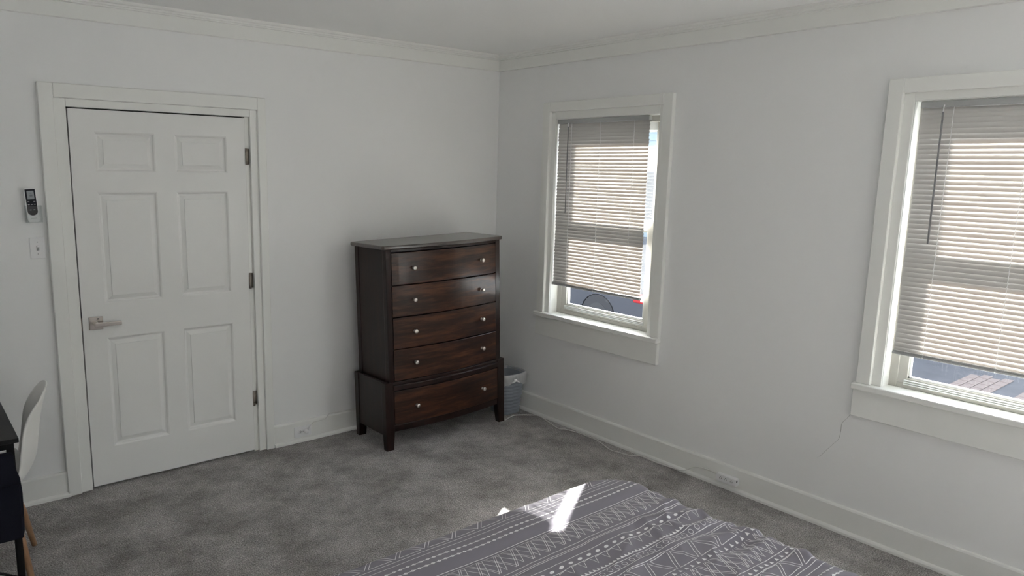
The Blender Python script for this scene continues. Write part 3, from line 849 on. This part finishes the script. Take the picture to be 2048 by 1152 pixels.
# duvet surface: S(u, v), u metres in from the right side, v metres in from the foot
RC, RB = .17, .055
def smooth(a, b, x):
    t = min(max((x - a) / (b - a), 0), 1); return t * t * (3 - 2 * t)
def duvet_top(u, v_):
    n1 = noise.noise((u * 3.2, v_ * 3.2, 1.0)); n2 = noise.noise((u * 7 + v_ * 3, v_ * 9 - u * 4, 5.0)); n3 = noise.noise((u * 17 + v_ * 9, v_ * 22 - u * 6, 8.0))
    crease = 1 - abs(noise.noise((u * 4.5 + 2.2 * v_, v_ * 7.5 - u * 3.0, 3.0))) * 2.2
    rough = smooth(.22, .50, v_) * (0.55 + 0.45 * smooth(.75, .15, u))
    side = smooth(.42, .02, u) * smooth(.16, .34, v_)
    z = .007 * n1 + .006 * n2 * (.25 + rough) + .0028 * n3 * rough
    z += .012 * rough * max(crease, 0) ** 2
    # soft roll behind the double line near the foot
    z += .005 * math.exp(-((v_ - .157) / .060) ** 2) - .009 * math.exp(-((v_ - .214) / .020) ** 2)
    # folds pulling towards the right side
    z += side * (.006 * math.sin(v_ * 62 + 4.0 * n1 + u * 14) + .007 * noise.noise((u * 14, v_ * 30, 2.0)))
    return z
def S(u, v_, off=0.0):
    """rounded-rectangle drape"""
    px, py = -u, -v_                       # local: right side at 0 running to -W, foot at 0 running to -H
    Wd, Hd = BX1 - BX0, BY1 - BY0
    cx_, cy_ = px + Wd / 2, py + Hd / 2
    qx, qy = abs(cx_) - (Wd / 2 - RC), abs(cy_) - (Hd / 2 - RC)
    if qx > 0 and qy > 0:
        l = math.hypot(qx, qy); d = l - RC; nx, ny = qx / l * math.copysign(1, cx_), qy / l * math.copysign(1, cy_)
    elif qx > qy:
        d = qx - RC; nx, ny = math.copysign(1, cx_), 0
    else:
        d = qy - RC; nx, ny = 0, math.copysign(1, cy_)
    z = BT + duvet_top(u, v_)
    s = d + RB
    if s > 0:
        if s < RB * PI / 2: hh = RB * math.sin(s / RB); dr = RB * (1 - math.cos(s / RB))
        else: hh = RB; dr = RB + (s - RB * PI / 2)
        px += nx * (hh - s); py += ny * (hh - s); z -= dr
        f = .020 * min(dr / .25, 1)
        wob = .6 * f * (math.sin(u * 17 + v_ * 13) + noise.noise((u * 6, v_ * 6, 0)))
        px += nx * wob; py += ny * wob
    return Vector((BX1 + px, BY1 + py, z))
G = .0065
def Sn(u, v_):
    p = S(u, v_); a = S(u + .003, v_) - p; b = S(u, v_ + .003) - p
    n_ = b.cross(a)
    if n_.length < 1e-12: return p, Vector((0, 0, 1))
    n_.normalize()
    return p, n_
U0, U1, V0, V1 = -.32, (BX1 - BX0) + .30, -.34, (BY1 - BY0) + .05
nu = int((U1 - U0) / G); nv = int((V1 - V0) / G)
SG_ = [[S(U0 + (U1 - U0) * i / nu, V0 + (V1 - V0) * j / nv) for j in range(nv + 1)] for i in range(nu + 1)]
vs = [tuple(p) for row in SG_ for p in row]
fs = [(i * (nv + 1) + j, i * (nv + 1) + j + 1, (i + 1) * (nv + 1) + j + 1, (i + 1) * (nv + 1) + j) for i in range(nu) for j in range(nv)]
me = bpy.data.meshes.new('cover'); me.from_pydata(vs, [], fs); me.materials.append(M['duvet'])
for p in me.polygons: p.use_smooth = True
DV = tag(empty('duvet', (0, 0, 0)), 'dark grey duvet printed with white tribal line patterns', 'duvet')
cov = bpy.data.objects.new('cover', me); COL.objects.link(cov); cov.parent = DV

def Sg(u, v_):
    """point on the meshed cover (bilinear) and its normal"""
    fi = (u - U0) / (U1 - U0) * nu; fj = (v_ - V0) / (V1 - V0) * nv
    i = min(max(int(fi), 0), nu - 1); j = min(max(int(fj), 0), nv - 1); a, b = fi - i, fj - j
    p00, p10, p01, p11 = SG_[i][j], SG_[i + 1][j], SG_[i][j + 1], SG_[i + 1][j + 1]
    p = p00 * ((1 - a) * (1 - b)) + p10 * (a * (1 - b)) + p01 * ((1 - a) * b) + p11 * (a * b)
    n_ = ((p11 - p00).cross(p01 - p10))
    n_.normalize()
    if n_.z < 0 and abs(n_.z) > .05: n_ = -n_
    return p, n_
_test, _n = Sg(.8, .5)
PV, PF = [], []
LIFT = .0011
def pt(u, v_):
    p, n_ = Sg(u, v_)
    if n_.z < -.01: n_ = -n_
    return p + n_ * LIFT
def ribbon(pts, wd=.0021, step=.006, wob=.0006):
    """flat printed line through (u, v) points"""
    P = []
    for a, b in zip(pts[:-1], pts[1:]):
        ln = math.hypot(b[0] - a[0], b[1] - a[1]); k = max(1, int(ln / step))
        for t in range(k): P.append((a[0] + (b[0] - a[0]) * t / k, a[1] + (b[1] - a[1]) * t / k))
    P.append(pts[-1]); prev = None
    for i, (u, v_) in enumerate(P):
        a = P[max(i - 1, 0)]; b = P[min(i + 1, len(P) - 1)]
        du, dv = b[0] - a[0], b[1] - a[1]; l = math.hypot(du, dv) or 1
        nu_, nv_ = -dv / l * wd / 2, du / l * wd / 2
        jw = wob * noise.noise((u * 40, v_ * 40, 4.4))
        PV.append(pt(u + nu_ + jw, v_ + nv_ + jw)); PV.append(pt(u - nu_ + jw, v_ - nv_ + jw))
        c = len(PV)
        if i: PF.append((c - 4, c - 3, c - 1, c - 2))
def patch(poly):
    c0 = len(PV)
    cu = sum(p[0] for p in poly) / len(poly); cv = sum(p[1] for p in poly) / len(poly)
    PV.append(pt(cu, cv))
    for p in poly: PV.append(pt(*p))
    n_ = len(poly)
    for i in range(n_): PF.append((c0, c0 + 1 + i, c0 + 1 + (i + 1) % n_))
UA, UB = -.10, 1.62
def hline(v_, wd=.0021): ribbon([(UA, v_), (UB, v_)], wd, .008)
def frange(a, b, s):
    x = a
    while x < b: yield x; x += s
def tri_row(v0, v1, per=.108):
    """upright outlined triangles with inverted ones between them"""
    for u in frange(UA, UB, per):
        ribbon([(u, v1), (u + .082, v1), (u + .041, v0), (u, v1)])
        c = u + .082 + (per - .082) / 2
        ribbon([(c, v1 - .001), (c - .040, v0 - .001), (c + .040, v0 - .001), (c, v1 - .001)])
def chain(v_, per=.0242):
    """row of bow-ties set end to end, leaving round gaps"""
    for u in frange(UA, UB, per):
        h = .0056; w2 = per * .485
        top = [(-w2, h), (-w2 * .72, h * .52), (-w2 * .36, h * .22), (0, h * .14), (w2 * .36, h * .22), (w2 * .72, h * .52), (w2, h)]
        for (a0, b0), (a1, b1) in zip(top[:-1], top[1:]):
            patch([(u + a0, v_ - b0), (u + a1, v_ - b1), (u + a1, v_ + b1), (u + a0, v_ + b0)])
def fringe(v0, v1, per=.068):
    h = v1 - v0
    def limb(u0, u1, va, vb, bend):
        P_ = []
        for k in range(9):
            t = k / 8
            P_.append((u0 + (u1 - u0) * t + bend * math.sin(t * PI * 2) , va + (vb - va) * t))
        ribbon(P_, .0018)
    for i, t in enumerate(frange(UA - .05, UB + .05, per)):
        w1 = .0030 * noise.noise((i * 2.3, v0, 1)); w2 = .003 * noise.noise((i * 3.1, v0, 7))
        limb(t - .054 + w1, t, v0, v1, .0012); limb(t - .061 + w1, t - .008, v0, v1 - .001, .0012)
        limb(t + .051 + w2, t, v0, v1, .0045); limb(t + .043 + w2, t - .008, v0, v1 - .001, .0050)
        limb(t - .007, t + .034, v0, v1 - .004, .001); limb(t + .075 + w1, t + .034, v0, v1 - .004, .006)
def dots(v_, per=.040, ru=.0098, rv=.0058):
    for u in frange(UA + .005, UB, per):
        patch([(u + ru * math.cos(2 * PI * k / 14), v_ + rv * math.sin(2 * PI * k / 14) + .0015 * math.cos(2 * PI * k / 14)) for k in range(14)])
def circles(v_, per=.0335, r_=.0088):
    for u in frange(UA + .003, UB, per):
        ribbon([(u + r_ * math.cos(2 * PI * k / 14), v_ + r_ * .92 * math.sin(2 * PI * k / 14)) for k in range(15)], .0018, .01)
def zig(v0, v1, per=.052):
    for u in frange(UA, UB, per):
        ribbon([(u, v0), (u + per * .38, v1), (u + per * .52, v0), (u + per, v0 + .004)], .0016)
def spikes(v_, per=.0175, h=.010):
    for u in frange(UA, UB, per):
        patch([(u, v_), (u + per * .66, v_), (u + per * .45, v_ - h * (0.7 + .4 * rnd.random()))])
def small_tris(v_, per=.030, s=.0075):
    for i, u in enumerate(frange(UA, UB, per)):
        f = 1 if i % 2 else 1
        patch([(u - s, v_ + s * .8 * f), (u + s, v_ + s * .8 * f), (u, v_ - s * f)])
def band(o):
    tri_row(o - .008, o + .040); hline(o + .053); hline(o + .073)
    chain(o + .103); chain(o + .131)
    hline(o + .179); hline(o + .190); fringe(o + .193, o + .284)
    hline(o + .298); hline(o + .314); hline(o + .321)
    hline(o + .354); dots(o + .3745); hline(o + .390); zig(o + .391, o + .424)
    hline(o + .4515); spikes(o + .4505); hline(o + .462); circles(o + .476); hline(o + .490); hline(o + .507)
    tri_row(o + .514, o + .586); small_tris(o + .602); fringe(o + .615, o + .714); hline(o + .722); small_tris(o + .736); hline(o + .750)
band(.032); band(.032 + .762)
# rows repeated down the hanging foot edge
hline(.006); hline(-.006); chain(-.035)
me = bpy.data.meshes.new('printed_pattern'); me.from_pydata([tuple(p) for p in PV], [], PF); me.materials.append(M['print'])
pr = bpy.data.objects.new('printed_pattern', me); COL.objects.link(pr); pr.parent = DV
pr['label'] = 'white printed lines, triangles and dots'

# ------------------------------------------------------------------ chair (seen behind the desk, facing left)
CH = tag(empty('chair', (-3.445, -.657, 0), PI - .147), 'white moulded shell chair with wooden dowel legs', 'chair')
# local frame: +x is the front of the chair before the turn
def shell(s, t):
    """s 0..1 from seat front to back top, t -1..1 across"""
    pf = [(.215, .405), (.20, .428), (.12, .440), (.0, .432), (-.10, .432), (-.188, .458), (-.232, .52), (-.246, .60), (-.262, .70), (-.284, .79), (-.294, .826)]
    fi = s * (len(pf) - 1); i = min(int(fi), len(pf) - 2); a = fi - i
    def cr(k):
        p0 = pf[max(i - 1, 0)][k]; p1 = pf[i][k]; p2 = pf[i + 1][k]; p3 = pf[min(i + 2, len(pf) - 1)][k]
        return .5 * (2 * p1 + (p2 - p0) * a + (2 * p0 - 5 * p1 + 4 * p2 - p3) * a * a + (-p0 + 3 * p1 - 3 * p2 + p3) * a ** 3)
    x, z = cr(0), cr(1)
    wid = .195 + .035 * math.sin(min(s / .62, 1) * PI) if s < .62 else .195 + .0 * s
    if s > .62: wid = .195 - .050 * smooth(.62, 1.0, s)
    y = t * wid
    lift = abs(t) ** 3
    if s < .5: z += lift * .020 * smooth(.05, .4, s)
    k2 = smooth(.38, .62, s)
    x += k2 * (abs(t) ** 2.2) * (.060 - .030 * smooth(.75, 1.0, s)); z += (1 - k2) * lift * .012
    z -= (abs(t) ** 2.6) * .038 * smooth(.72, 1.0, s)
    if s < .12: x -= abs(t) ** 3 * .03 * (1 - s / .12)
    return Vector((x, y, z))
b2 = bmesh.new(); NS, NT = 44, 26
gr = [[b2.verts.new(shell(i / NS, -1 + 2 * j / NT)) for j in range(NT + 1)] for i in range(NS + 1)]
for i in range(NS):
    for j in range(NT):
        b2.faces.new((gr[i][j], gr[i][j + 1], gr[i + 1][j + 1], gr[i + 1][j]))
sh = obj('shell_seat', b2, 'shell', CH, True)
so = sh.modifiers.new('thick', 'SOLIDIFY'); so.thickness = .007; so.offset = 0
for sx, sy in ((1, 1), (1, -1), (-1, 1), (-1, -1)):
    b2 = bmesh.new(); tube(b2, [(sx * .105 - .01, sy * .095, .405), (sx * .150 - .01, sy * .150, .20), (sx * .192, sy * .200, .0)], [.0135, .0155, .0115], 12)
    obj('leg', b2, 'beech', CH, True)
b2 = bmesh.new()
for sx, sy in ((1, 1), (1, -1), (-1, 1), (-1, -1)):
    tube(b2, [(sx * .125 - .01, sy * .118, .315), (-sx * .09, sy * .085, .412)], .0045, 6)
    tube(b2, [(sx * .125 - .01, sy * .118, .315), (sx * .09, -sy * .085, .412)], .0045, 6)
tube(b2, [(.12, .0, .412), (-.13, 0, .412)], .008, 6)
obj('strut', b2, 'strut', CH, True)

# ------------------------------------------------------------------ desk with hanging organiser
DK = tag(empty('desk', (-3.675, -.615, 0)), 'black desk with thin metal legs at the left edge', 'desk')
b2 = bmesh.new(); bx(b2, -.36, .357, -.510, .50, .728, .745, .002); obj('desktop', b2, 'desk', DK)
for sx in (-1, 1):
    for sy in (-1, 1):
        b2 = bmesh.new(); bx(b2, sx * .330 - .0125, sx * .330 + .0125, sy * .475 - .0125, sy * .475 + .0125, 0, .728, .002); obj('leg', b2, 'black_metal', DK)
b2 = bmesh.new(); bx(b2, -.318, .318, -.4875, -.4625, .70, .727, .001); bx(b2, -.318, .318, .4625, .4875, .70, .727, .001)
bx(b2, .3175, .3425, -.4625, .4625, .70, .727, .001); bx(b2, -.3425, -.3175, -.4625, .4625, .70, .727, .001)
obj('apron_rail', b2, 'black_metal', DK)
b2 = bmesh.new(); tube(b2, [(-.325, -.470, .56), (.325, -.470, .17)], .005, 6); tube(b2, [(-.325, -.480, .17), (.325, -.480, .56)], .005, 6)
obj('brace', b2, 'black_metal', DK)
b2 = bmesh.new(); 
OG = tag(empty('desk_organizer', (-3.50, -1.118, .70)), 'dark navy fabric pocket hanging from the end of the black desk', 'organizer')
pts = [(-.19, .0), (.157, .0), (.160, -.06), (.172, -.10), (.176, -.16), (.172, -.315), (.160, -.335), (-.19, -.345)]
prism(b2, pts, 'y', -.045, -.004)
bmesh.ops.bevel(b2, geom=[e for e in b2.edges], offset=.008, segments=3, affect='EDGES', profile=.5)
obj('pouch', b2, 'felt', OG, False)
b2 = bmesh.new(); bx(b2, -.19, .166, -.060, -.046, -.33, -.115, .005, 2); obj('pocket', b2, 'felt', OG)
b2 = bmesh.new(); bx(b2, .09, .115, -.010, -.003, -.02, .0265, .001); bx(b2, -.16, -.135, -.010, -.003, -.02, .0265, .001); obj('strap', b2, 'felt', OG)

# ------------------------------------------------------------------ outdoors
bm = bmesh.new(); bx(bm, -70, 90, -80, 80, GZ - .1, GZ)
struct(tag(obj('ground', bm, 'asphalt'), 'grey asphalt ground outside the windows'))
bm = bmesh.new(); bx(bm, -9, 0.9, -17, -7.6, GZ, GZ + .02)  # added out of view to throw sunlight up from behind
struct(tag(obj('bounce_slab_rear', bm, 'bounce_pale'), 'unseen pale slab added behind the house to bounce sunlight'))
bm = bmesh.new(); bx(bm, 1.0, 14, -18, -2.6, GZ, GZ + .02)  # added out of view to bounce sunlight through the fill window
struct(tag(obj('bounce_slab_side', bm, 'bounce_pale'), 'unseen pale slab added beside the house to bounce sunlight indoors'))
sun_pt = tag(empty('sunlit_patch', (6.8, -1.35, GZ)), 'pale pinkish blocks coloured as sunlit ground seen through the right window', 'sun_patch')
k = 0  # lighter block colour stands in for sun falling on the asphalt
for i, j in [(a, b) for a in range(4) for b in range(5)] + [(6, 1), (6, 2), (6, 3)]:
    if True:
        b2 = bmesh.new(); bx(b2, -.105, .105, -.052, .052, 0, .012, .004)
        o_ = obj('lit_block', b2, 'sun_tone', sun_pt) if k == 0 else None
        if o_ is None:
            b2.free(); o_ = bpy.data.objects.new('lit_block', first); COL.objects.link(o_); o_.parent = sun_pt
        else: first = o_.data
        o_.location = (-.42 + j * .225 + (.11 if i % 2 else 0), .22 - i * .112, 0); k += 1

# neighbouring house: boards, windows, roof; its bulk shades the yard
HX, HY0, HY1, HT = 10.0, -0.6, 17.0, 6.3
hs = tag(empty('house', (HX, 0, GZ)), 'pale neighbouring house glimpsed through the blinds', 'house')
b2 = bmesh.new(); bx(b2, .02, 8, HY0, HY1, 0, HT - GZ); obj('wall', b2, 'siding', hs)
b2 = bmesh.new(); zb = 0.0
while zb < HT - GZ - .1:
    prism(b2, [(.02, zb), (-.012, zb), (.0, zb + .17), (.02, zb + .17)], 'y', HY0, HY1); zb += .17
sb = obj('siding_boards', b2, 'siding', hs); sb['kind'] = 'stuff'
b2 = bmesh.new(); prism(b2, [(-.4, HT - GZ), (4, HT - GZ + 1.2), (8.4, HT - GZ), (8.4, HT - GZ - .1), (-.4, HT - GZ - .1)], 'y', HY0 - .4, HY1 + .4); obj('roof', b2, 'roof', hs)
for yy in (2, 6, 10, 14):
    for zz in (1.2, 4.2):
        b2 = bmesh.new(); bx(b2, -.04, .03, yy - .5, yy + .5, zz, zz + 1.4, .01); f_ = obj('window', b2, 'vinyl', hs)
        b2 = bmesh.new(); bx(b2, -.05, -.035, yy - .43, yy + .43, zz + .07, zz + 1.33); obj('pane', b2, 'housewin', f_)

# parked car, rear end towards the viewer's right
CR = tag(empty('car', (5.0, 2.40, GZ)), 'blue car parked outside the window near the corner', 'car')
Lc, Wc = 4.5, 1.75
def arch(cy_, r_, n_=10): return [(cy_ + r_ * math.cos(PI * k / n_), .30 + r_ * math.sin(PI * k / n_)) for k in range(n_ + 1)]
prof = [(.06, .34), (0, .52), (.02, .78), (.10, .95), (.55, 1.0), (1.15, 1.42), (2.30, 1.46), (3.10, 1.02), (4.25, .88), (4.48, .66), (4.48, .38), (4.36, .30)]
side = prof + list(arch(3.65, .36)) + list(arch(.88, .36))
prof2 = prof + [(3.65 + .36, .30)] + arch(3.65, .36)[1:] + [(.88 + .36, .30)] + arch(.88, .36)[1:] + [(.10, .30)]
b2 = prism(bmesh.new(), [(p[0], p[1]) for p in prof2], 'x', 0, Wc)
bmesh.ops.triangulate(b2, faces=[f for f in b2.faces if len(f.verts) > 4])
obj('body', b2, 'car', CR)
for xx in (-.006, Wc + .006):
    b2 = bmesh.new(); prism(b2, [(.72, 1.02), (1.20, 1.37), (1.62, 1.40), (1.62, 1.02)], 'x', xx - .004, xx + .004); obj('side_window', b2, 'carglass', CR)
    b2 = bmesh.new(); prism(b2, [(1.70, 1.02), (1.70, 1.40), (2.26, 1.41), (2.86, 1.04)], 'x', xx - .004, xx + .004); obj('side_window', b2, 'carglass', CR)
for cy_ in (.88, 3.65):
    for xx in (.10, Wc - .10):
        b2 = bmesh.new(); tube(b2, [(xx - .10, cy_, .325), (xx + .10, cy_, .325)], .325, 24); wh = obj('tyre', b2, 'tyre', CR)
        b2 = bmesh.new(); tube(b2, [(xx - .105, cy_, .325), (xx + .105, cy_, .325)], .20, 20); obj('rim', b2, 'alloy', wh)
for x0, x1 in ((-.012, .34), (Wc - .34, Wc + .012)):
    b2 = bmesh.new(); bx(b2, x0, x1, -.03, .20, .63, .78, .02, 2); tl = obj('tail_lamp', b2, 'redlamp', CR)
    b2 = bmesh.new(); bx(b2, x0 - .006, x1 + .006, -.02, .06, .66, .75, .01, 2); obj('reversing_lens', b2, 'chrome', tl)
b2 = bmesh.new(); bx(b2, .02, Wc - .02, -.10, .10, .36, .56, .03, 2); obj('bumper', b2, 'car', CR)
